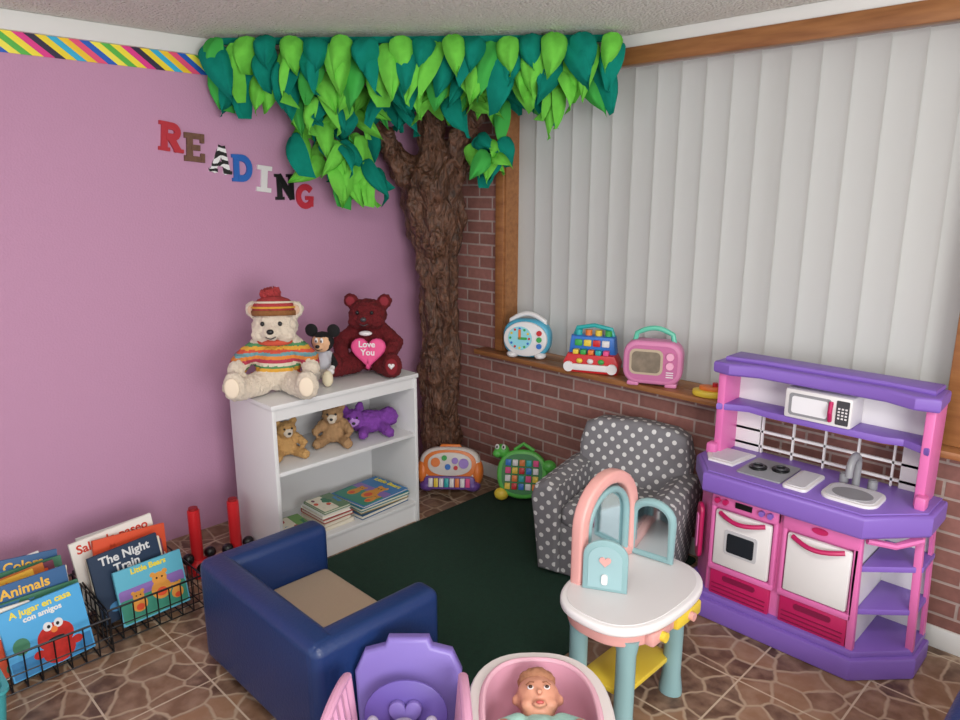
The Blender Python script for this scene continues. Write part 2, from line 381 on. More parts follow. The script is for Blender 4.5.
def cluster(c, n, r, zr, L=(.16, .24)):
    for i in range(n):
        a = rnd(0, 2*pi); q = Vector((c[0]+r*cos(a)*rnd(.1, 1), c[1]+r*sin(a)*rnd(.1, 1), c[2]+rnd(-zr, zr)))
        q.x = max(q.x, XL+.09); q.y = min(q.y, YB-.11)
        leaf(k, q, rnd(*L), rnd(.048, .066), pi/4+rnd(-.9, .9), rnd(-.6, .35), rnd(-1.0, 1.0), random.choice((g1, g2, g2, g1, g3, g1, g2)))
cluster((-.05, -.78, 2.12), 16, .24, .08); cluster((-.04, -.82, 1.98), 13, .22, .08); cluster((-.02, -.78, 1.87), 12, .17, .07); cluster((.0, -.70, 1.81), 7, .1, .03)
cluster((.45, -.24, 1.92), 11, .1, .08, (.12, .19)); cluster((.3, -.45, 2.2), 12, .24, .05); cluster((.5, -.3, 2.17), 13, .24, .06); cluster((0, -.5, 2.2), 12, .22, .06)
cluster((.8, -.25, 2.15), 5, .14, .04); cluster((-.02, -.95, 2.15), 7, .15, .05)
k.done('artificial_tree', smooth=75)

# ---------------------------------------------------------------- wall letters
def letter(ch):
    B_ = lambda x0, y0, x1, y1: [(x0, y0), (x1, y0), (x1, y1), (x0, y1)]
    if ch == 'R': return [B_(.1, 0, .36, 1), B_(0, 0, .46, .13), B_(0, .87, .4, 1), ribbon([(.3, .87), (.5, .87)]+arc(.52, .68, .22, .19, 90, -90)+[(.3, .49)], .25), ribbon([(.45, .5), (.78, .06)], .26), B_(.62, 0, 1, .13)]
    if ch == 'E': return [B_(.1, 0, .36, 1), B_(0, 0, .85, .2), B_(0, .8, .82, 1), B_(.3, .4, .66, .6), B_(.68, 0, .85, .32), B_(.66, .68, .82, 1)]
    if ch == 'A': return [ribbon([(.15, 0), (.48, .98)], .24), ribbon([(.82, 0), (.5, .98)], .26), B_(.3, .25, .7, .42), B_(0, 0, .36, .13), B_(.62, 0, 1, .13)]
    if ch == 'D': return [B_(.08, 0, .34, 1), B_(0, 0, .3, .13), B_(0, .87, .3, 1), ribbon([(.25, .88), (.45, .88)]+arc(.45, .5, .36, .38, 85, -85)+[(.45, .12), (.25, .12)], .25)]
    if ch == 'I': return [B_(.28, 0, .58, 1), B_(.08, 0, .78, .17), B_(.08, .83, .78, 1)]
    if ch == 'N': return [B_(.1, 0, .34, 1), B_(.7, 0, .94, 1), ribbon([(.2, .95), (.84, .05)], .26), B_(0, 0, .42, .12), B_(0, .88, .3, 1), B_(.6, .88, 1.02, 1)]
    return [ribbon(arc(.5, .5, .37, .38, 40, 330, 18), .25), B_(.5, .36, .92, .52), B_(.7, .1, .9, .5)]
LC = {'R': M('letter_red', '#b32433', .5), 'E': M('letter_brown', '#6b4a38', .6, var=.5, vs=60), 'A': zebra, 'D': M('letter_blue', '#1d62b4', .5), 'I': white, 'N': black, 'G': M('letter_red2', '#bb2a3c', .5)}
e = bpy.data.objects.new('wall_letters', None); sc.collection.objects.link(e)
for i, ch in enumerate('READING'):
    k = MB(); f = i/6
    Xc = T(XL, -1.62+.1135*i, 1.865-.27*f) @ R(radians(random.uniform(-5, 5)-4), 0, 0) @ YZ @ Matrix.Scale(.128, 4)
    for j, o in enumerate(letter(ch)): k.prism([(x*.88, y) for x, y in o], (.010+.0008*j)/.128, LC[ch], Xc)
    ob = k.done('letter_'+ch.lower(), smooth=20); ob.parent = e

# ---------------------------------------------------------------- bookcase
k = MB(); D, Wd, H = .385, .80, .8; t_ = .018
bx(k, (0, 0, 0), (D, t_, H-t_), whitelam, .001); bx(k, (0, Wd-t_, 0), (D, Wd, H-t_), whitelam, .001)
bx(k, (-.0, -.006, H-.022), (D+.008, Wd+.006, H), whitelam, .003)
bx(k, (0, t_, .07), (.006, Wd-t_, H-.02), whitelam)
for z in (.095, .47): bx(k, (.004, t_, z), (D-.004, Wd-t_, z+.018), whitelam, .001)
bx(k, (D-.03, t_, 0), (D-.015, Wd-t_, .095), whitelam); bx(k, (D-.02, t_, H-.075), (D-.006, Wd-t_, H-.02), whitelam)
k.done('bookcase', (.065, -1.535, 0))
SZ = [.489, .114]

# ---------------------------------------------------------------- books
pal = ['#e4dcc8', '#d8502c', '#2c5c8c', '#e8b43c', '#3a7a5a', '#c8c4bc', '#7a3a50', '#e0e0dc', '#d07a30', '#4a88b8', '#b83a3a', '#ece4d0']
def cov(c): return M('cover_'+c, c, .45)
def book(k, X, w, h, t, col, art=None):
    cm = cov(col)
    old = k.X; k.X = old @ X
    k.box((0, 0, .001), (w, h, .002), cm); k.box((0, 0, t-.001), (w, h, .002), cm); k.box((-w/2+.001, 0, t/2), (.002, h, t), cm)
    k.box((-.002, 0, t/2), (w-.008, h-.008, t-.004), paper)
    if art: art(k, w, h, t)
    k.X = old
def title(k, w, h, t, c1, y, n, x0=-.38, s=.085):
    for i in range(n):
        if random.random() < .14: continue
        hh = h*s*rnd(.8, 1.2); cx = (x0+i*s*1.15)*w
        k.prism(rrect(w*s*.8, hh, .002, n=2, cx=cx, cy=y*h), .0014, cov(c1), T(0, 0, t))
        if random.random() < .5: k.prism(rrect(w*s*.25, hh*.4, .001, n=1, cx=cx, cy=y*h), .0018, cov('#e4dcc8'), T(0, 0, t))
def scene(k, w, h, t, cols):
    for i in range(9):
        cx, cy = rnd(-.34, .34)*w, rnd(-.38, .12)*h; r = rnd(.05, .13)
        k.prism(oval(w*r, h*r*rnd(.6, 1.2), 18, cx=cx, cy=cy), .0009+.00012*i, cov(cols[i % len(cols)]), T(0, 0, t))
def art_words(c1, lines, cols, bg=None):
    def f(k, w, h, t):
        if bg: k.prism(rrect(w*.94, h*.55, .006, cy=-h*.19), .0007, cov(bg), T(0, 0, t))
        scene(k, w, h, t, cols)
        for j, s in enumerate(lines): k.text(s, h*.17, cov(c1), T(0, h*(.33-.16*j), t+.001), .0006, bold=.0012)
    return f
WORDS = ['My Farm', 'Colors', 'Bunny', 'Puppies', 'ABC', 'Los Osos', 'Trucks', 'Good Night', 'Animals', 'The Moon', 'Dinos', 'Numbers']
def rb(): return art_words(random.choice(pal), [random.choice(WORDS)], random.sample(pal, 4), random.choice(pal+[None]))
def art_monster(k, w, h, t):
    rm = M('cover_red', '#b8241c', .8, var=.3, vs=60)
    k.prism(rrect(w*.96, h*.25, .004, cy=-h*.36), .0008, cov('#2c7ab0'), T(0, 0, t))
    k.prism(oval(w*.22, h*.2, 24, cx=w*.08, cy=-h*.1), .0012, rm, T(0, 0, t)); k.prism(oval(w*.2, h*.18, 24, cx=w*.08, cy=-h*.31), .001, rm, T(0, 0, t))
    for sx in (-1, 1):
        k.prism(oval(w*.055, h*.065, cx=w*.08+sx*w*.065, cy=h*.07), .002, white, T(0, 0, t)); k.prism(oval(w*.02, h*.026, cx=w*.08+sx*w*.055, cy=h*.065), .003, black, T(0, 0, t))
        k.prism(oval(w*.07, h*.06, 16, cx=w*.08+sx*w*.23, cy=-h*.27), .0012, rm, T(0, 0, t))
    k.prism(oval(w*.04, h*.045, cx=w*.08, cy=h*.0), .003, orange, T(0, 0, t)); k.prism(oval(w*.1, h*.025, cx=w*.08, cy=-h*.13), .002, black, T(0, 0, t))
    k.text('A jugar en casa', h*.13, cov('#e8d43c'), T(0, h*.37, t+.001), .0006, bold=.001); k.text('con amigos', h*.11, cov('#e0e0dc'), T(0, h*.26, t+.001), .0006, bold=.001)
    k.prism(oval(w*.1, h*.12, 16, cx=-w*.32, cy=-h*.05), .001, cov('#3a7a5a'), T(0, 0, t))
def art_bear(k, w, h, t):
    c1 = M('cover_honey', '#d8943c', .6)
    k.prism(rrect(w*.96, h*.42, .01, cy=-h*.26), .0008, cov('#3b8a74'), T(0, 0, t)); k.prism(rrect(w*.96, h*.2, .01, cy=h*.03), .0007, cov('#8a6ab0'), T(0, 0, t))
    for (cx, cy, s) in ((.12, -.08, 1), (-.22, -.2, .75), (.34, -.25, .6)):
        k.prism(oval(w*.15*s, h*.18*s, 24, cx=w*cx, cy=h*cy), .0012, c1, T(0, 0, t)); k.prism(oval(w*.11*s, h*.12*s, 24, cx=w*cx, cy=h*(cy+.2*s)), .0016, c1, T(0, 0, t))
        for sx in (-1, 1):
            k.prism(oval(w*.04*s, h*.045*s, 14, cx=w*(cx+sx*.09*s), cy=h*(cy+.3*s)), .0013, c1, T(0, 0, t)); k.prism(oval(w*.015*s, h*.018*s, 10, cx=w*(cx+sx*.04*s), cy=h*(cy+.22*s)), .0022, black, T(0, 0, t))
        k.prism(oval(w*.08*s, h*.08*s, 16, cx=w*cx, cy=h*(cy-.05)), .0018, cov('#d8502c'), T(0, 0, t))
    k.text('Little Bears', h*.14, cov('#e8d43c'), T(0, h*.37, t+.001), .0006, bold=.001)
k = MB(); z0 = SZ[1]
def stack(cx, cy, z, items, rz=0):
    for (w, h, t, c, a) in items:
        book(k, T(cx+rnd(-.008, .008), cy+rnd(-.01, .01), z) @ R(0, 0, rz+rnd(-.08, .08)), w, h, t, c, a); z += t+.001
stack(.29, -.93, z0, [(.26, .31, .02, '#2d5c86', None), (.25, .3, .018, '#9c8a4a', None), (.26, .31, .016, '#2a7a7a', None), (.25, .3, .012, '#3a78b0', art_bear)], .06)
stack(.31, -1.20, z0, [(.2, .17, .02, '#d8d2c4', None), (.19, .16, .02, '#c4b8a4', None), (.2, .17, .018, '#a03c34', None), (.19, .16, .018, '#dcdcd8', None), (.18, .15, .012, '#6d8a6a', rb())], .05)
stack(.33, -1.41, z0, [(.2, .15, .02, '#4a7048', None), (.19, .14, .02, '#38703c', None), (.2, .14, .012, '#6d9a50', rb())], -.1)
k.done('picture_book_stack')

# ---------------------------------------------------------------- plush animals
def bear(name, loc, rz, s, fur, top=None, hat=False, heartm=None):
    k = MB(); hz = .315
    P_ = [(0, 0, .125, .105, .09, .125), (0, -.015, hz, .105, .09, .085), (0, -.095, hz-.02, .046, .036, .036), (.05, -.06, hz-.03, .05, .04, .04), (-.05, -.06, hz-.03, .05, .04, .04)]
    P_ += mir([(.09, .0, hz+.068, .042, .024, .042)])
    P_ += mir(path((.075, 0, .22, .046), (.145, -.035, .165, .046), (.165 if not heartm else .13, -.10, .13, .04)))
    P_ += mir(path((.065, -.05, .06, .058), (.14, -.16, .055, .05)) + [(.155, -.19, .078, .052, .038, .068)])
    cols = [M('knit_'+c, c, .95, bump=.6, bs=200) for c in ('#c8523c', '#d9a23c', '#4f8a5a', '#d8cdb8', '#b03a50', '#d9863c', '#6d9aa0')]
    def fn(c):
        if top and .075 < c.z < .238 and c.y > -.1 and abs(c.x) < .20 and not (c.z < .115 and c.y < -.06): return cols[int(c.z/.014) % len(cols)]
        return fur
    k.blob(P_, .0078, fn, lambda c, n: noise.noise(c*70)*.007, sm=3)
    k.ell((0, -.132, hz-.01), (.016, .011, .012), black if not heartm else dgrey)
    k.tube([(-.022, -.124, hz-.035), (0, -.13, hz-.043), (.022, -.124, hz-.035)], .0025, dgrey)
    for sx in (-1, 1):
        k.ell((sx*.038, -.097, hz+.02), (.0095, .008, .0105), black)
        k.ell((sx*.09, -.021, hz+.07), (.025, .006, .025), M('ear_in', '#c8a890', .9) if not heartm else M('ear_in_red', '#842430', .9))
        k.ell((sx*.157, -.227, .08), (.032, .006, .044), M('paw', '#e3d3bd', .9) if not heartm else M('paw_red', '#781420', .9))
    if heartm:
        for sx in (-1, 1): k.prism(heart(.018), .004, white, T(sx*.157, -.232, .085) @ XZ)
        k.ell((0, -.09, .225), (.035, .02, .014), white)
    if top:
        k.tube([(.07*cos(a*pi/10), -.01+.066*sin(a*pi/10), .245) for a in range(20)], .014, cols[0], closed=True)
    if hat:
        hm = M('hat_knit', '#a8383a', .95, bump=.8, bs=120, var=.35, vs=30)
        rings = []
        for (z, r) in ((.358, .098), (.378, .101), (.382, .096), (.408, .09), (.432, .068), (.446, .03)):
            rings.append([(r*cos(a*2*pi/24), r*.9*sin(a*2*pi/24)-.01, z-.14*(r*.9*sin(a*2*pi/24))) for a in range(24)])
        k.loft(rings[:3], M('hat_cuff', '#8a5a30', .95, bump=.8, bs=120)); k.loft(rings[2:], hm)
        for i, z in enumerate((.396, .418)): k.tube([((.095 if i == 0 else .082)*cos(a*pi/10), (.095 if i == 0 else .082)*.9*sin(a*pi/10)-.01, z-.12*((.08)*sin(a*pi/10))) for a in range(20)], .005, cols[3 if i else 1], closed=True)
        k.blob([(-.02, -.01, .455, .036, .034, .028), (.01, 0, .46, .02, .02, .03)], .006, lambda c: hm, lambda c, n: noise.noise(c*110)*.02)
    if heartm:
        HX = T(.02, -.105, .135) @ R(radians(-8), 0, 0)
        k.prism(heart(.098), .04, heartm, HX @ XZ, bev=.014, seg=3)
        k.text('Love', .045, white, HX @ T(-.005, -.0395, .022) @ XZ, .002, bold=.001); k.text('You', .045, white, HX @ T(.0, -.0395, -.02) @ XZ, .002, bold=.001)
    k.bm.transform(Matrix.Scale(s, 4)); return k.done(name, loc, rz, smooth=180)
bear('teddy_bear', (.27, -1.39, .8), radians(50), .98, cream, top=True, hat=True)
bear('teddy_bear', (.25, -.87, .8), radians(42), .93, redfur, heartm=hpink)

k = MB()  # plush mouse
shirt = M('mouse_shirt', '#b9b9c0', .9)
P_ = [(0, 0, .085, .045, .04, .075), (0, -.0, .205, .06, .055, .055), (0, -.05, .19, .03, .03, .024), (0, -.03, .175, .036, .03, .02)]
P_ += mir(path((.035, 0, .14, .018), (.07, -.03, .1, .016), (.06, -.07, .075, .016))+[(.06, -.08, .07, .022, .022, .02)])
P_ += mir(path((.03, -.03, .03, .025), (.055, -.11, .03, .02))+[(.06, -.125, .045, .03, .024, .045)])
def fm(c):
    if c.z > .16: return tanface if (c.y < -.03 and c.z < .235 and abs(c.x) < .048) else blackfur
    if c.y < -.1: return M('shoe_cream', '#d8cdb0', .6)
    if c.y < -.06 and abs(c.x) > .035 and c.z > .05: return white
    if c.z < .07: return M('mouse_shorts', '#c9c2b8', .9)
    return shirt if abs(c.x) < .05 else blackfur
k.blob(P_, .006, fm, sm=3)
for sx in (-1, 1):
    k.ell((sx*.058, .005, .262), (.034, .012, .034), blackfur); k.ell((sx*.014, -.056, .222), (.009, .006, .014), white); k.ell((sx*.013, -.061, .219), (.004, .004, .007), black)
k.ell((0, -.082, .196), (.012, .009, .009), black); k.tube([(-.02, -.066, .182), (0, -.074, .175), (.02, -.066, .182)], .0025, black)
k.bm.transform(Matrix.Scale(.93, 4))
k.done('plush_mouse', (.25, -1.14, .8), radians(38), smooth=180)

def small_plush(name, loc, rz, s, fur, fur2, lie=0):
    k = MB(); P_ = [(0, 0, .07, .06, .06, .07), (0, -.03, .16, .055, .05, .048), (0, -.075, .148, .025, .022, .02)]
    P_ += mir([(.045, -.02, .2, .022, .012, .022)]+path((.05, -.01, .11, .024), (.085, -.06, .08, .022))+path((.045, -.03, .03, .03), (.075, -.1, .028, .027)))
    if lie: P_ = [(0, .0, .06, .1, .06, .06), (-.08, -.03, .09, .055, .05, .05), (-.09, -.075, .08, .025, .022, .02), (.1, .0, .075, .05, .05, .05), (-.12, -.02, .14, .022, .014, .03), (-.045, -.02, .145, .022, .014, .03)]+path((-.03, -.05, .04, .028), (-.05, -.11, .03, .024))+path((.06, -.05, .04, .028), (.08, -.11, .03, .026))
    k.blob(P_, .007, lambda c: fur2 if (c.y < -.075 and c.z > (.12 if not lie else .07)) else fur, lambda c, n: noise.noise(c*80)*.006)
    ox, oz = (-.09, -.066) if lie else (0, 0)
    k.ell((ox, -.098, .154+oz), (.009, .006, .007), black)
    for sx in (-1, 1): k.ell((ox+sx*.02, -.078, .175+oz), .006, black)
    k.bm.transform(Matrix.Scale(s, 4)); k.done(name, loc, rz, smooth=180)
small_plush('plush_dog', (.28, -1.12, SZ[0]), radians(50), .95, brownfur, cream)
small_plush('plush_dog', (.27, -1.38, SZ[0]), radians(75), .85, M('tan_fur', '#b8905a', .95, bump=.6, bs=160), cream)
small_plush('plush_bunny', (.28, -.915, SZ[0]), radians(65), 1.02, purfur, M('lilac', '#b488cc', .9), lie=1)

# ---------------------------------------------------------------- play kitchen
k = MB(); yb = .125
k.prism([(-.465, yb), (-.465, -.07), (-.34, -.215), (.29, -.215), (.465, -.04), (.465, yb)], .085, kpur, bev=.012)
k.prism([(-.455, yb), (-.455, -.062), (-.333, -.2), (.285, -.2), (.45, -.03), (.45, yb)], .03, kpur, T(0, 0, .08), bev=.008)
bx(k, (-.33, -.17, .1), (.27, yb, .55), kpink, .004)
bx(k, (.268, -.165, .1), (.275, yb, .55), white)
k.prism([(-.44, yb), (-.44, -.05), (-.33, -.172), (-.32, yb)], .46, kpink, T(0, 0, .1), bev=.004)
an = atan2(-.122, .11)
k.prism(rrect(.07, .24, .034), .02, khot, T(-.395, -.118, .33) @ R(0, 0, an) @ XZ, bev=.008); k.prism(rrect(.035, .15, .016), .01, kpink, T(-.405, -.13, .33) @ R(0, 0, an) @ XZ, bev=.003)
slot = M('slot_dark', '#7d1040', .5)
for cx, w in ((-.178, .285), (.125, .285)):
    bx(k, (cx-w/2, -.19, .235), (cx-w/2+.018, -.165, .545), kpink, .005); bx(k, (cx+w/2-.018, -.19, .235), (cx+w/2, -.165, .545), kpink, .005)
    bx(k, (cx-w/2, -.19, .215), (cx+w/2, -.165, .24), kpink, .005)
    bx(k, (cx-w/2, -.195, .485), (cx+w/2, -.165, .545), kpink, .008)
    k.box((cx, -.185, .36), (w-.045, .022, .23), white, bev=.008)
    bx(k, (cx-w/2+.012, -.185, .105), (cx+w/2-.012, -.16, .216), khot, .006)
    k.prism(rrect(w*.5, .022, .010, cx=cx, cy=.19), .004, slot, T(0, -.184, 0) @ XZ)
    for j in range(3): bx(k, (cx-w/2+.025, -.188, .12+j*.018), (cx+w/2-.025, -.183, .123+j*.018), slot)
    k.tube([(cx-w*.34+w*.68*i/8, -.2-.03*sin(pi*i/8), .468-.012*sin(pi*i/8)) for i in range(9)], .009, khot)
k.prism(rrect(.14, .1, .01, cx=-.178, cy=.355), .004, M('pale_grey', '#c0c0c4', .3), T(0, -.196, 0) @ XZ); k.prism(rrect(.115, .078, .008, cx=-.178, cy=.355), .004, M('oven_glass', '#22262c', .15), T(0, -.199, 0) @ XZ)
for x in (-.29, -.255, -.1, -.065): k.cyl((x, -.2, .517), .011, .018, khot if x < -.2 else kpur, rot=(pi/2, 0, 0))
k.box((-.178, -.197, .517), (.07, .006, .022), black); k.prism(oval(.03, .012, cx=.125, cy=.517), .004, khot, T(0, -.195, 0) @ XZ)
for p in ((.272, -.178), (.435, -.025)): bx(k, (p[0]-.014, p[1]-.012, .1), (p[0]+.014, p[1]+.014, .55), kpink, .004)
bx(k, (.275, yb-.012, .1), (.447, yb, .55), white); bx(k, (.435, yb-.03, .1), (.449, yb, .55), kpink)
for z in (.235, .4): k.prism([(.27, yb), (.27, -.165), (.44, -.02), (.44, yb)], .022, kpur, T(0, 0, z), bev=.004)
k.tube([(.285, -.18, .53), (.36, -.115, .51), (.43, -.045, .53)], .012, kpink)
CT = .63
k.prism([(-.47, yb), (-.47, -.075), (-.345, -.235), (.295, -.235), (.475, -.055), (.475, yb)], CT-.548, kpur, T(0, 0, .548), bev=.014, seg=3)
k.prism([(-.45, yb), (-.45, -.07), (-.335, -.215), (.285, -.215), (.455, -.05), (.455, yb)], .006, M('kitchen_purple_light', '#8668bc', .42), T(0, 0, CT-.002), bev=.002)
bin_ = M('basin_in', '#cdcdd2', .4)
def basin(cx, cy, w, d, h=.012, m=white, r=.02):
    k.prism(rrect(w, d, r), h, m, T(cx, cy, CT), bev=.004); k.prism(rrect(w-.03, d-.03, r*.7), .002, bin_, T(cx, cy, CT+h))
k.prism([(-.43, .05), (-.43, -.06), (-.39, -.12), (-.28, -.12), (-.26, .05)], .012, white, T(0, 0, CT), bev=.003); k.prism([(-.41, .035), (-.41, -.055), (-.38, -.1), (-.295, -.1), (-.28, .035)], .002, bin_, T(0, 0, CT+.012))
k.prism(rrect(.19, .2, .012), .01, grey, T(-.15, -.06, CT), bev=.003)
for (x, y) in ((-.19, -.075), (-.11, -.04)):
    k.cyl((x, y, CT+.014), .036, .008, black, bev=.002); k.tube([(x+.022*cos(a*pi/8), y+.022*sin(a*pi/8), CT+.02) for a in range(16)], .004, dgrey, closed=True)
basin(.005, -.08, .1, .2, .014)
basin(.2, -.085, .21, .17, .014, white, .05); k.prism(oval(.075, .052), .002, grey, T(.2, -.095, CT+.016))
k.tube([(.17, .02, CT)]+[(.17, .02-.045+.045*cos(a*pi/8), CT+.085+.045*sin(a*pi/8)) for a in range(9)]+[(.17, -.07, CT+.065)], .015, grey, n=12)
for x in (.12, .23): k.cyl((x, .03, CT+.02), .018, .04, grey, bev=.004)
for x0 in (-.425, .39): bx(k, (x0, -.02, CT), (x0+.035, yb, .98), kpink, .006)
bx(k, (-.445, -.05, CT), (-.4, .0, .68), kpink, .01); bx(k, (.4, -.05, CT), (.44, .0, .68), kpink, .01)
bx(k, (-.41, yb-.012, .83), (.41, yb, .98), white)
for x in (-.27, -.135, .0, .135, .27): bx(k, (x-.004, yb-.015, CT), (x+.004, yb-.003, .84), white)
for z in (CT+.03, .725, .81): bx(k, (-.41, yb-.015, z-.005), (.41, yb-.003, z+.005), white)
bx(k, (-.41, yb-.015, CT), (-.28, yb-.002, .84), white); bx(k, (.3, yb-.015, CT), (.41, yb-.002, .84), white)
k.prism([(-.42, yb), (-.42, -.03), (-.3, .02), (-.2, .0), (.25, .0), (.32, .02), (.42, -.03), (.42, yb)], .028, kpur, T(0, 0, .82), bev=.006)
k.box((.0, .05, .905), (.27, .13, .115), white, bev=.01); k.prism(rrect(.17, .085, .012, cx=-.03, cy=.905), .004, grey, T(0, -.014, 0) @ XZ); k.prism(rrect(.145, .065, .01, cx=-.03, cy=.905), .003, M('mw_glass', '#e4e4e8', .2), T(0, -.017, 0) @ XZ)
k.tube([(.055, -.02, .94), (.06, -.04, .905), (.055, -.02, .87)], .009, khot); k.prism(rrect(.05, .09, .004, cx=.1, cy=.905), .003, dgrey, T(0, -.0145, 0) @ XZ)
for i in range(3):
    for j in range(4): k.box((.087+i*.014, -.019, .885+j*.012), (.008, .003, .006), white)
k.prism([(-.43, yb), (-.44, -.04), (-.36, -.06), (-.25, -.02), (.25, -.02), (.36, -.06), (.44, -.04), (.43, yb)], .05, kpur, T(0, 0, .975), bev=.012, seg=3)
k.prism([(-.41, yb), (-.41, .0), (-.25, .02), (.25, .02), (.41, .0), (.41, yb)], .022, kpur, T(0, 0, 1.02), bev=.01)
k.bm.transform(Matrix.Diagonal((.925, 1, 1, 1)))
for v in k.bm.verts:
    if v.co.z > .54 and v.co.x > -.1: v.co.x = -.1+(v.co.x+.1)*.965
k.done('play_kitchen', (2.22, -.28, 0))

# ---------------------------------------------------------------- polka dot armchair
k = MB()
def rbox(k, c, d, m, bev, rot=(0, 0, 0)): k.box(c, d, m, rot, bev, 5)
rbox(k, (0, 0, .13), (.46, .44, .25), dots, .02)
rbox(k, (0, -.03, .29), (.37, .40, .11), dots, .04)
o = [(-.23, .05), (-.26, .3), (-.265, .5), (-.24, .59), (-.18, .62), (0, .635), (.18, .62), (.24, .59), (.265, .5), (.26, .3), (.23, .05)]
k.prism(o[::-1], .14, dots, T(0, .24, 0) @ R(radians(-6), 0, 0) @ XZ, bev=.035, seg=5)
for sx in (-1, 1):
    o = [(0, .02), (.1, .02), (.125, .25), (.14, .36), (.12, .42), (.07, .445), (.015, .42), (.0, .36)]
    o = [(sx*(x+.18), y) for x, y in o]
    if sx < 0: o = o[::-1]
    k.prism(o, .47, dots, T(0, .22, 0) @ XZ, bev=.028, seg=5)
for x in (-.2, .2):
    for y in (-.18, .18): k.cyl((x, y, .017), .018, .03, black)
k.done('polka_dot_armchair', (1.45, -.41, .012), radians(14))

# ---------------------------------------------------------------- blue kids sofas
def sofa(name, loc, rz, w, S):
    k = MB()
    rbox(k, (0, 0, .10), (w-.04, .42, .16), navy, .02); rbox(k, (0, .03, .2), (w-.2, .36, .085), tan, .03)
    rbox(k, (0, -.182, .215), (w-.02, .1, .37), navy, .03)
    for sx in (-1, 1): rbox(k, (sx*(w/2-.05), 0, .21), (.1, .46, .375), navy, .032)
    for x in (-w/2+.07, w/2-.07):
        for y in (-.16, .16): k.cyl((x, y, .015), .02, .03, black)
    k.bm.transform(Matrix.Diagonal(S)); k.done(name, loc, rz)
sofa('kids_sofa', (1.16, -1.80, 0), 0, .70, (1.09, 1.05, 1.05, 1))
sofa('kids_sofa', (3.09, -.92, 0), radians(-90), .54, (1, 1, 1, 1))

# ---------------------------------------------------------------- toy vanity table
k = MB(); TZ = .42
k.prism(oval(.185, .265, 48, p=2.6), .03, white, T(0, 0, TZ-.03), bev=.01, seg=3)
k.prism(oval(.165, .245, 48, p=2.6), .002, M('tabletop_in', '#d0cdcd', .35), T(0, 0, TZ))
k.prism(oval(.165, .24, 48, p=2.6), .05, coral, T(0, 0, TZ-.08), bev=.01)
for (x, y) in ((.095, -.17), (.09, .13), (-.09, -.165), (-.1, .15)):
    k.loft([[(x+r*cos(a*pi/8)*1.2, y+r*sin(a*pi/8), z) for a in range(16)] for z, r in ((0, .034), (.02, .034), (.08, .027), (.3, .027), (TZ-.06, .036))], teal)
k.prism(rrect(.17, .30, .04), .02, yel, T(0, -.01, .12), bev=.005)
k.box((.155, .06, TZ-.055), (.05, .15, .05), yel, bev=.01); k.cyl((.185, .06, TZ-.055), .014, .02, coral, rot=(0, pi/2, 0))
k.box((.155, -.10, TZ-.055), (.04, .1, .045), coral, bev=.01); k.cyl((.18, -.10, TZ-.055), .016, .02, yel, rot=(0, pi/2, 0))
def archpts(w, h, x, y0, z0, n=14):
    r = w/2; return [(x, y0-r, z0)]+[(x, y0-r, z0+(h-r)*i/3) for i in (1, 2)]+[(x, y0-r*cos(pi*i/n), z0+h-r+r*sin(pi*i/n)) for i in range(n+1)]+[(x, y0+r, z0+(h-r)*i/3) for i in (2, 1)]+[(x, y0+r, z0)]
k.prism(ribbon([(p[1], p[2]) for p in archpts(.29, .33, 0, .04, TZ)], .045), .045, coral, T(-.165, 0, 0) @ YZ, bev=.01, seg=3)
k.tube(archpts(.22, .275, -.135, .04, TZ+.01), .012, teal, n=12)
k.box((-.14, .04, TZ+.02), (.04, .29, .04), coral, bev=.012)
k.prism([(p[1], p[2]) for p in archpts(.2, .26, 0, .04, TZ+.02)][::-1], .004, mirror, T(-.145, 0, 0) @ YZ)
def door(X, w, h, solid):
    old = k.X; k.X = X
    o = [(0, 0), (w, 0)]+[(w/2+w/2*cos(pi*i/10), h-w*.4+w*.4*sin(pi*i/10)) for i in range(11)]
    if solid:
        k.prism(o, .014, teal, XZ, bev=.005); k.prism([(w*.5+(x-w*.5)*.75, .012+z*.82) for x, z in o], .003, M('teal_light', '#93b4b8', .4), T(0, -.013, 0) @ XZ)
        k.prism(heart(.02), .006, coral, T(w/2, -.015, h*.6) @ XZ); k.prism(rrect(.02, .035, .008, cx=w/2, cy=h*.25), .008, white, T(0, -.015, 0) @ XZ)
    else:
        k.tube([(a, 0, b) for a, b in o], .015, teal, closed=True, n=10); k.prism(o, .003, mirror, XZ)
    k.X = old
door(T(-.115, -.12, TZ+.002) @ R(0, 0, radians(28)), .145, .18, True)
door(T(-.13, .19, TZ+.012) @ R(0, 0, radians(8)), .145, .20, False)
k.done('toy_vanity_table', (1.98, -1.105, 0))

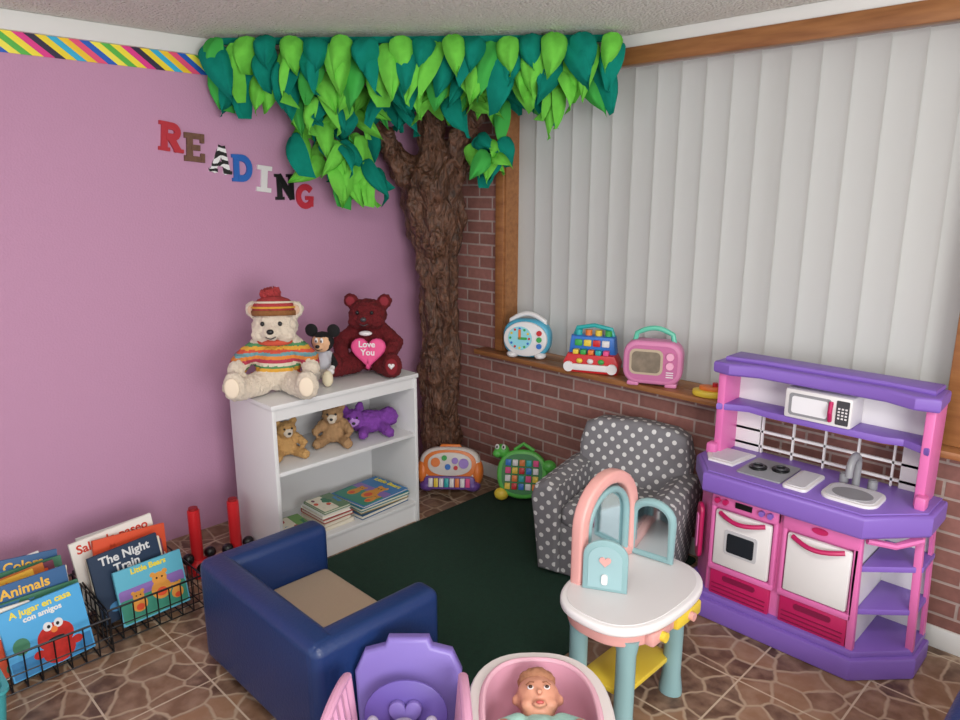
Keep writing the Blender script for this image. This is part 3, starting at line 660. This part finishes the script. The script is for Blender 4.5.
# ---------------------------------------------------------------- doll crib
k = MB()
ho = [(-.13, .0), (.13, .0), (.15, .2), (.158, .3), (.13, .36), (.07, .375), (.06, .40), (-.06, .40), (-.07, .375), (-.13, .36), (-.158, .3), (-.15, .2)]
k.prism(ho, .05, lpur, T(0, .20, .01) @ R(radians(-12), 0, 0) @ XZ, bev=.014, seg=4)
k.prism(oval(.12, .1, 28), .012, M('deep_purple', '#6654a4', .4), T(0, .14, .235) @ R(radians(-12), 0, 0) @ XZ, bev=.004)
k.prism(heart(.05), .02, lpur, T(0, .13, .25) @ R(radians(-12), 0, 0) @ XZ, bev=.004)
rbox(k, (0, -.05, .1), (.27, .42, .06), bpink, .02); rbox(k, (0, -.05, .15), (.25, .40, .05), lav, .02)
for sx in (-1, 1):
    def px(y, z): return sx*(.137+.08*(.13-y)+.12*max(0, z-.15))
    top = [(px(.13-.4*i/10, .37), .13-.4*i/10, .365+.03*sin(pi*i/10)-.04*(i/10)**2) for i in range(11)]
    k.tube([(px(.13, .05), .13, .05)]+top+[(px(-.27, .05), -.27, .05)], .014, bpink, n=10)
    for z in (.05, .17): k.tube([(px(.13, z), .13, z), (px(-.27, z), -.27, z)], .013, bpink, n=10)
    for i in range(1, 9):
        y = .13-.4*i/9; j = i/9*10; zt = .365+.03*sin(pi*j/10)-.04*(j/10)**2
        k.tube([(px(y, .17), y, .17), (px(y, zt), y, zt)], .010, bpink, n=6)
    k.prism([(-.27, .05), (.13, .05), (.13, .17), (-.27, .17)], .012, bpink, T(sx*.15-.006, 0, 0) @ YZ)
    for y in (.12, -.24): k.cyl((sx*.15, y, .03), .018, .06, bpink)
k.tube([(-.16, -.26, .2), (.16, -.26, .2)], .013, bpink)
gl_ = M('grey_lav', '#a59db5', .9)
P_ = [(0, -.02, .225, .05, .075, .045)]+mir(path((.03, -.05, .23, .027), (.045, -.06, .32, .025), (.045, -.11, .31, .022))+path((.045, .02, .23, .02), (.08, .04, .29, .018)))
k.blob(P_, .006, lambda c: gl_ if c.y > -.09 else skinm)
k.blob([(0, .06, .23, .05, .05, .045), (0, .03, .25, .04, .03, .03), (0, .015, .27, .008, .008, .008)]+mir([(.05, .06, .23, .009, .012, .012)]), .005, lambda c: skinm if c.y < .06 else gl_)
k.done('doll_crib', (1.835, -1.97, 0), radians(45))

# ---------------------------------------------------------------- doll bassinet with doll
k = MB(); n = 40; offw = M('off_white', '#d4cdcb', .45); pad = M('pink_pad', '#cf96aa', .85); rimp = M('rim_pink', '#d8a8b8', .5)
def ring(rx, ry, z, oy=0): return [(c[0], c[1]+oy, z) for c in oval(rx, ry, n, p=2.5)]
k.loft([ring(.11, .17, .0), ring(.13, .19, .02), ring(.13, .19, .06), ring(.16, .22, .16), ring(.188, .245, .28), ring(.2, .255, .298), ring(.2, .255, .308), ring(.195, .25, .314), ring(.168, .223, .314), ring(.162, .217, .30)], offw, cap=(True, False))
k.loft([ring(.168, .223, .315), ring(.162, .217, .318), ring(.152, .207, .316), ring(.149, .204, .30), ring(.145, .2, .25), ring(.135, .185, .2), ring(.11, .16, .16)], pad, cap=(False, True))
k.tube([(c[0], c[1], .316) for c in oval(.158, .213, 40, p=2.5)], .008, rimp, closed=True)
P_ = [(0, .085, .285, .064, .066, .06), (0, .045, .275, .049, .037, .043)]+mir([(.064, .08, .28, .01, .014, .016), (.03, .04, .3, .023, .02, .019)])+[(0, .04, .34, .009, .009, .009), (0, .02, .318, .021, .012, .01)]
k.blob(P_, .0048, lambda c: skinm, sm=3)
for sx in (-1, 1):
    k.ell((sx*.023, .062, .337), (.009, .006, .006), white); k.ell((sx*.023, .06, .341), (.006, .0055, .004), M('eye_brown', '#3a2418', .2))
    k.tube([(sx*.012, .078, .341), (sx*.024, .083, .339), (sx*.035, .078, .332)], .0018, M('brow', '#8a5a40', .8))
k.ell((0, .012, .329), (.011, .005, .005), M('lips', '#b8504c', .4))
k.blob([(0, .128, .3, .058, .032, .05)], .006, lambda c: M('hair', '#9a6a4e', .8), lambda c, n: noise.noise(c*100)*.004)
P_ = [(0, -.06, .26, .075, .1, .05)]+mir(path((.06, 0, .27, .03), (.105, -.05, .3, .024), (.07, -.1, .335, .019))+path((.035, -.13, .26, .035), (.06, -.2, .28, .028)))
k.blob(P_, .006, lambda c: mint if not (c.z > .32) else skinm)
k.done('doll_bassinet', (2.06, -1.665, 0), radians(45))

# ---------------------------------------------------------------- book baskets
def basket(loc, W, Dp, H, books):
    e = bpy.data.objects.new('wire_book_basket', None); sc.collection.objects.link(e); e.location = loc
    k = MB(); r = .0028
    def rect(z, ins=0): return [(ins, ins, z), (Dp-ins, ins, z), (Dp-ins, W-ins, z), (ins, W-ins, z)]
    for z in (.01, H*.5, H): k.tube(rect(z), r if z < H else r*1.6, black, n=6, closed=True)
    m_ = int(W/.045)
    for i in range(m_+1):
        y = W*i/m_; k.tube([(Dp, y, H), (Dp, y, .01), (0, y, .01), (0, y, H)], r, black, n=5)
    for i in range(1, 8):
        x = Dp*i/8; k.tube([(x, 0, H), (x, 0, .01), (x, W, .01), (x, W, H)], r, black, n=5)
    k.done('wire_frame').parent = e
    k = MB()
    for (x, y, lean, w, h, t, c, a, tw, ro) in books:
        X = T(x, y, .018) @ R(0, 0, tw) @ R(0, lean, 0) @ YZ @ R(0, 0, ro) @ T(0, h/2+abs(ro)*w*.5, 0)
        book(k, X, w, h, t, c, a)
    k.done('picture_books').parent = e
bk = []
x = .05
for i in range(17):
    h = rnd(.23, .31); w = rnd(.22, .31); t = rnd(.007, .013)
    bk.append((x, .2+rnd(-.04, .04), -.2+rnd(-.05, .03), w, h, t, pal[(i*7) % 12], rb(), rnd(-.06, .06), rnd(-.1, .1))); x += t+.0065
bk.append((.385, .24, -.24, .27, .25, .012, '#4aa3d8', art_monster, .05, .04))
bk.append((.36, .09, -.2, .2, .25, .012, '#e6e2d8', rb(), .05, -.06))
basket((.055, -2.685, 0), .42, .44, .15, bk)
bk = []; x = .05
for i in range(10):
    h = rnd(.22, .29); w = rnd(.24, .29); t = rnd(.007, .014)
    bk.append((x, .17+rnd(-.02, .02), -.18+rnd(-.04, .02), w, h, t, pal[(i*5+2) % 12], rb(), rnd(-.05, .05), rnd(-.08, .08))); x += t+.010
bk.append((.27, .15, -.2, .27, .28, .012, '#22354e', art_words('#d8d8d8', ['The Night', 'Train'], ['#4a88b8', '#d07a30', '#e4dcc8']), .04, .05))
bk.append((.335, .2, -.25, .27, .22, .012, '#5fb0c8', art_bear, .05, 0))
bk.append((.12, .16, -.12, .33, .30, .012, '#e9e6de', art_words('#c8402c', ['Salir de paseo'], ['#d8502c', '#e8b43c', '#4a88b8']), .05, .07))
basket((.03, -2.255, 0), .365, .41, .15, bk)

# ---------------------------------------------------------------- red pegs toy
k = MB()
for i, (x, y) in enumerate(((0, 0), (.03, .17))):
    k.cyl((x, y, .17), .026, .28, red, bev=.004); k.cyl((x, y, .315), .02, .012, M('red_dark', '#8a1418', .5))
    k.ell((x, y, .045), (.05, .05, .035), red)
    for s_ in (-1, 1): k.ell((x+.02, y+s_*.05, .095), (.026, .026, .026), black)
    k.ell((x+.05, y, .04), (.03, .03, .03), black)
k.box((.01, .085, .018), (.1, .25, .036), red, bev=.01)
k.done('ring_toss_toy', (.15, -1.785, 0), radians(0))

# ---------------------------------------------------------------- toys on sill
k = MB()
k.prism(oval(.12, .095, 36, cy=.1, p=2.6), .07, M('toy_blue_light', '#4fa6c4', .4), T(0, .035, 0) @ XZ, bev=.018, seg=3)
k.prism(oval(.11, .086, 36, cy=.1), .02, white, T(0, -.03, 0) @ XZ, bev=.006)
k.prism(oval(.06, .058, 30, cy=.105, cx=-.025), .008, M('aqua', '#8fd0dc', .4), T(0, -.048, 0) @ XZ)
k.prism(rrect(.012, .05, .005, cx=-.025, cy=.125), .004, orange, T(0, -.057, 0) @ XZ); k.prism(rrect(.045, .012, .005, cx=-.01, cy=.105), .004, green, T(0, -.057, 0) @ XZ)
for i in range(12):
    a = i*pi/6; k.cyl((-.025+.048*cos(a), -.057, .105+.048*sin(a)), .006, .004, [red, yel, green, blue][i % 4], rot=(pi/2, 0, 0), n=12)
k.tube([(-.085, 0, .16)]+[(-.085+.17*i/8, 0, .185+.035*sin(pi*i/8)) for i in range(9)]+[(.085, 0, .16)], .012, white, n=10)
for i, m_ in enumerate((blue, green, red)): k.cyl((.072, -.048, .07+i*.032), .013, .02, m_, rot=(pi/2, 0, 0))
for sx in (-1, 1): k.ell((sx*.07, -.02, .018), (.03, .035, .018), white)
k.bm.transform(Matrix.Scale(1.1, 4))
k.done('learning_clock_toy', (.61, -.08, .8), radians(25))
k = MB()
k.prism([(-.12, 0), (.12, 0), (.13, .05), (.11, .09), (-.11, .09), (-.13, .05)], .1, red, T(0, .05, 0) @ XZ, bev=.012)
k.prism([(-.11, .085), (.11, .085), (.1, .17), (-.1, .17)], .07, blue, T(0, .045, 0) @ XZ, bev=.01)
k.prism(rrect(.17, .03, .01, cy=.03), .012, white, T(0, -.048, 0) @ XZ, bev=.003)
for i in range(5): k.box((-.07+i*.035, -.035, .1), (.026, .04, .022), [yel, green, orange, teal_d, hpink][i], bev=.004)
for i in range(4): k.box((-.062+i*.042, -.026, .14), (.034, .02, .03), [green, yel, red, white][i], bev=.004)
for i in range(3): k.ell((-.05+i*.05, -.055, .06), (.015, .01, .012), [yel, white, green][i])
for i in range(4): k.cyl((-.07+i*.046, .01, .18), .016, .03, [teal_d, orange, yel, green][i])
k.tube([(-.09, .02, .165), (-.08, .02, .2), (0, .02, .215), (.08, .02, .2), (.09, .02, .165)], .01, teal_d, n=10)
for sx in (-1, 1): k.cyl((sx*.1, -.055, .03), .024, .012, white, rot=(pi/2, 0, 0))
k.bm.transform(Matrix.Scale(1.08, 4))
k.done('musical_toy', (1.05, -.088, .8), radians(24))
k = MB()
tp = M('tv_pink', '#cf80aa', .4)
k.prism(rrect(.25, .19, .06, cy=.105), .085, tp, T(0, .04, 0) @ XZ, bev=.015, seg=3)
k.prism(rrect(.21, .15, .045, cy=.105), .006, M('tv_pink2', '#bd6a98', .4), T(0, -.043, 0) @ XZ)
k.prism(rrect(.14, .11, .025, cx=-.025, cy=.11), .006, M('tv_frame', '#b9a890', .4), T(0, -.048, 0) @ XZ); k.prism(rrect(.12, .09, .02, cx=-.025, cy=.11), .004, M('tv_screen', '#7c7060', .3, var=.5, vs=30), T(0, -.053, 0) @ XZ)
for z in (.14, .1): k.cyl((.075, -.052, z), .016, .018, M('tv_pink3', '#e8a8c4', .4), rot=(pi/2, 0, 0))
for i in range(3): k.box((.075, -.05, .05+i*.01), (.03, .004, .004), white)
k.tube([(-.085, 0, .18)]+[(-.075+.15*i/8, 0, .225+.025*sin(pi*i/8)) for i in range(9)]+[(.085, 0, .18)], .011, M('mint_plastic', '#5fc0a4', .4), n=10)
for sx in (-1, 1): k.box((sx*.08, 0, .01), (.05, .08, .02), tp, bev=.006)
k.bm.transform(Matrix.Scale(1.08, 4))
k.done('toy_television', (1.40, -.093, .8), radians(24))
k = MB(); k.prism(oval(.07, .045, 24), .03, yel, bev=.01); k.prism(oval(.05, .03, 20, cx=.01), .02, orange, T(0, 0, .028), bev=.006); k.cyl((.03, 0, .055), .012, .02, red)
k.done('stacking_toy', (1.68, -.09, .8), radians(10))

# ---------------------------------------------------------------- toys on floor
k = MB()
py = M('toy_cream', '#d6d0ca', .45); pp = M('toy_purple', '#6a4a94', .4)
k.X = R(radians(-14), 0, 0)
k.prism(oval(.175, .115, 40, cy=.135, p=3), .075, py, T(0, .04, .01) @ XZ, bev=.025, seg=4)
k.prism(oval(.15, .085, 36, cy=.15, p=2.6), .008, orange, T(0, -.034, .01) @ XZ, bev=.003)
k.prism(oval(.125, .066, 36, cy=.155, p=2.4), .008, py, T(0, -.04, .01) @ XZ, bev=.003)
for sx in (-1, 1):
    k.ell((sx*.155, -.0, .12), (.036, .048, .075), orange); k.ell((sx*.13, -.01, .04), (.045, .05, .034), pp)
k.prism(rrect(.29, .075, .025, cy=.05), .03, pp, T(0, -.025, .01) @ XZ, bev=.008)
for i in range(8): k.box((-.105+i*.03, -.062, .062), (.025, .016, .05), [white, yel, white, teal_d, white, orange, white, hpink][i], bev=.004)
for (x, z, m_, r) in ((-.08, .175, orange, .026), (-.03, .2, green, .015), (.03, .185, M('lt_purple', '#9a7ac8', .4), .018), (.08, .17, M('lt_purple', '#9a7ac8', .4), .028), (-.01, .15, blue, .016), (.035, .145, red, .012)): k.cyl((x, -.052, z), r, .018, m_, rot=(pi/2, 0, 0), bev=.003)
k.tube([(-.07, .01, .235), (-.05, .01, .262), (.05, .01, .262), (.07, .01, .235)], .012, orange, n=10)
k.done('toy_piano', (.30, -.38, .006), radians(42))
k = MB()
k.X = R(radians(-18), 0, 0)
gl = M('turtle_green', '#56b04a', .4); gd = M('turtle_dark', '#2c7a3c', .4)
k.prism(oval(.14, .135, 36, cy=.15, p=2.3), .045, gl, T(0, .03, 0) @ XZ, bev=.014, seg=3)
k.prism(oval(.112, .11, 36, cy=.15, p=2.6), .006, gd, T(0, -.014, 0) @ XZ)
for r_ in range(4):
    for c_ in range(5): k.box((-.076+c_*.038, -.024, .082+r_*.043), (.03, .012, .034), [yel, red, blue, white, orange, teal_d, hpink][(r_*3+c_) % 7], bev=.003)
k.blob([(-.12, .01, .27, .045, .035, .04), (-.14, -.015, .255, .03, .025, .025)], .006, lambda c: gl)
for s_ in (-1, 1): k.ell((-.125+s_*.018, -.022, .292), (.012, .01, .015), white); k.ell((-.125+s_*.018, -.031, .292), (.005, .004, .007), black)
for (x, z) in ((-.11, .035), (.11, .035), (.145, .2)): k.ell((x, -.0, z), (.04, .03, .035), yel if z < .1 else gl)
k.tube([(-.05, .01, .28), (0, .01, .315), (.06, .01, .28)], .011, gl, n=10)
k.done('turtle_learning_toy', (.70, -.22, .024), radians(35))

# ---------------------------------------------------------------- teal bin
k = MB(); te = M('teal_bin', '#3f9aa0', .5)
def sq(r, z): return [(p[0], p[1], z) for p in rrect(r*2, r*2, r*.25)]
k.loft([sq(.1, 0), sq(.12, .2), sq(.128, .205), (sq(.128, .215)), sq(.112, .215), sq(.094, .02)], te, cap=(True, True)); k.done('storage_bin', (.66, -2.765, 0))

# ---------------------------------------------------------------- camera and light
cam = bpy.data.cameras.new('camera'); co = bpy.data.objects.new('camera', cam); sc.collection.objects.link(co)
co.location = (3.136, -2.973, 1.69); co.rotation_euler = (radians(90-13.3), 0, radians(45)); cam.sensor_width = 36; cam.lens = 27; cam.clip_start = .05
sc.camera = co
w = bpy.data.worlds.new('world'); sc.world = w; w.use_nodes = True
bg = w.node_tree.nodes['Background']; bg.inputs[0].default_value = (.94, .96, 1, 1); bg.inputs[1].default_value = 1.3
def area(name, loc, tgt, size, e_, col=(1, 1, 1)):
    l = bpy.data.lights.new(name, 'AREA'); l.energy = e_; l.shape = 'RECTANGLE'; l.size = size[0]; l.size_y = size[1]; l.color = col
    o = bpy.data.objects.new(name, l); sc.collection.objects.link(o); o.location = loc
    o.rotation_euler = (Vector(tgt)-Vector(loc)).to_track_quat('-Z', 'Y').to_euler()
area('added_fill_light', (2.7, -2.4, 2.33), (2.2, -1.9, 0), (1.0, .5), 36, (1, .95, .89))  # added fill lamp just under the ceiling, brightens the room; no known fixture
area('window_daylight', (4.8, -3.0, 1.4), (.4, -1.0, 1.3), (1.5, 1.2), 85, (1, .98, .96))
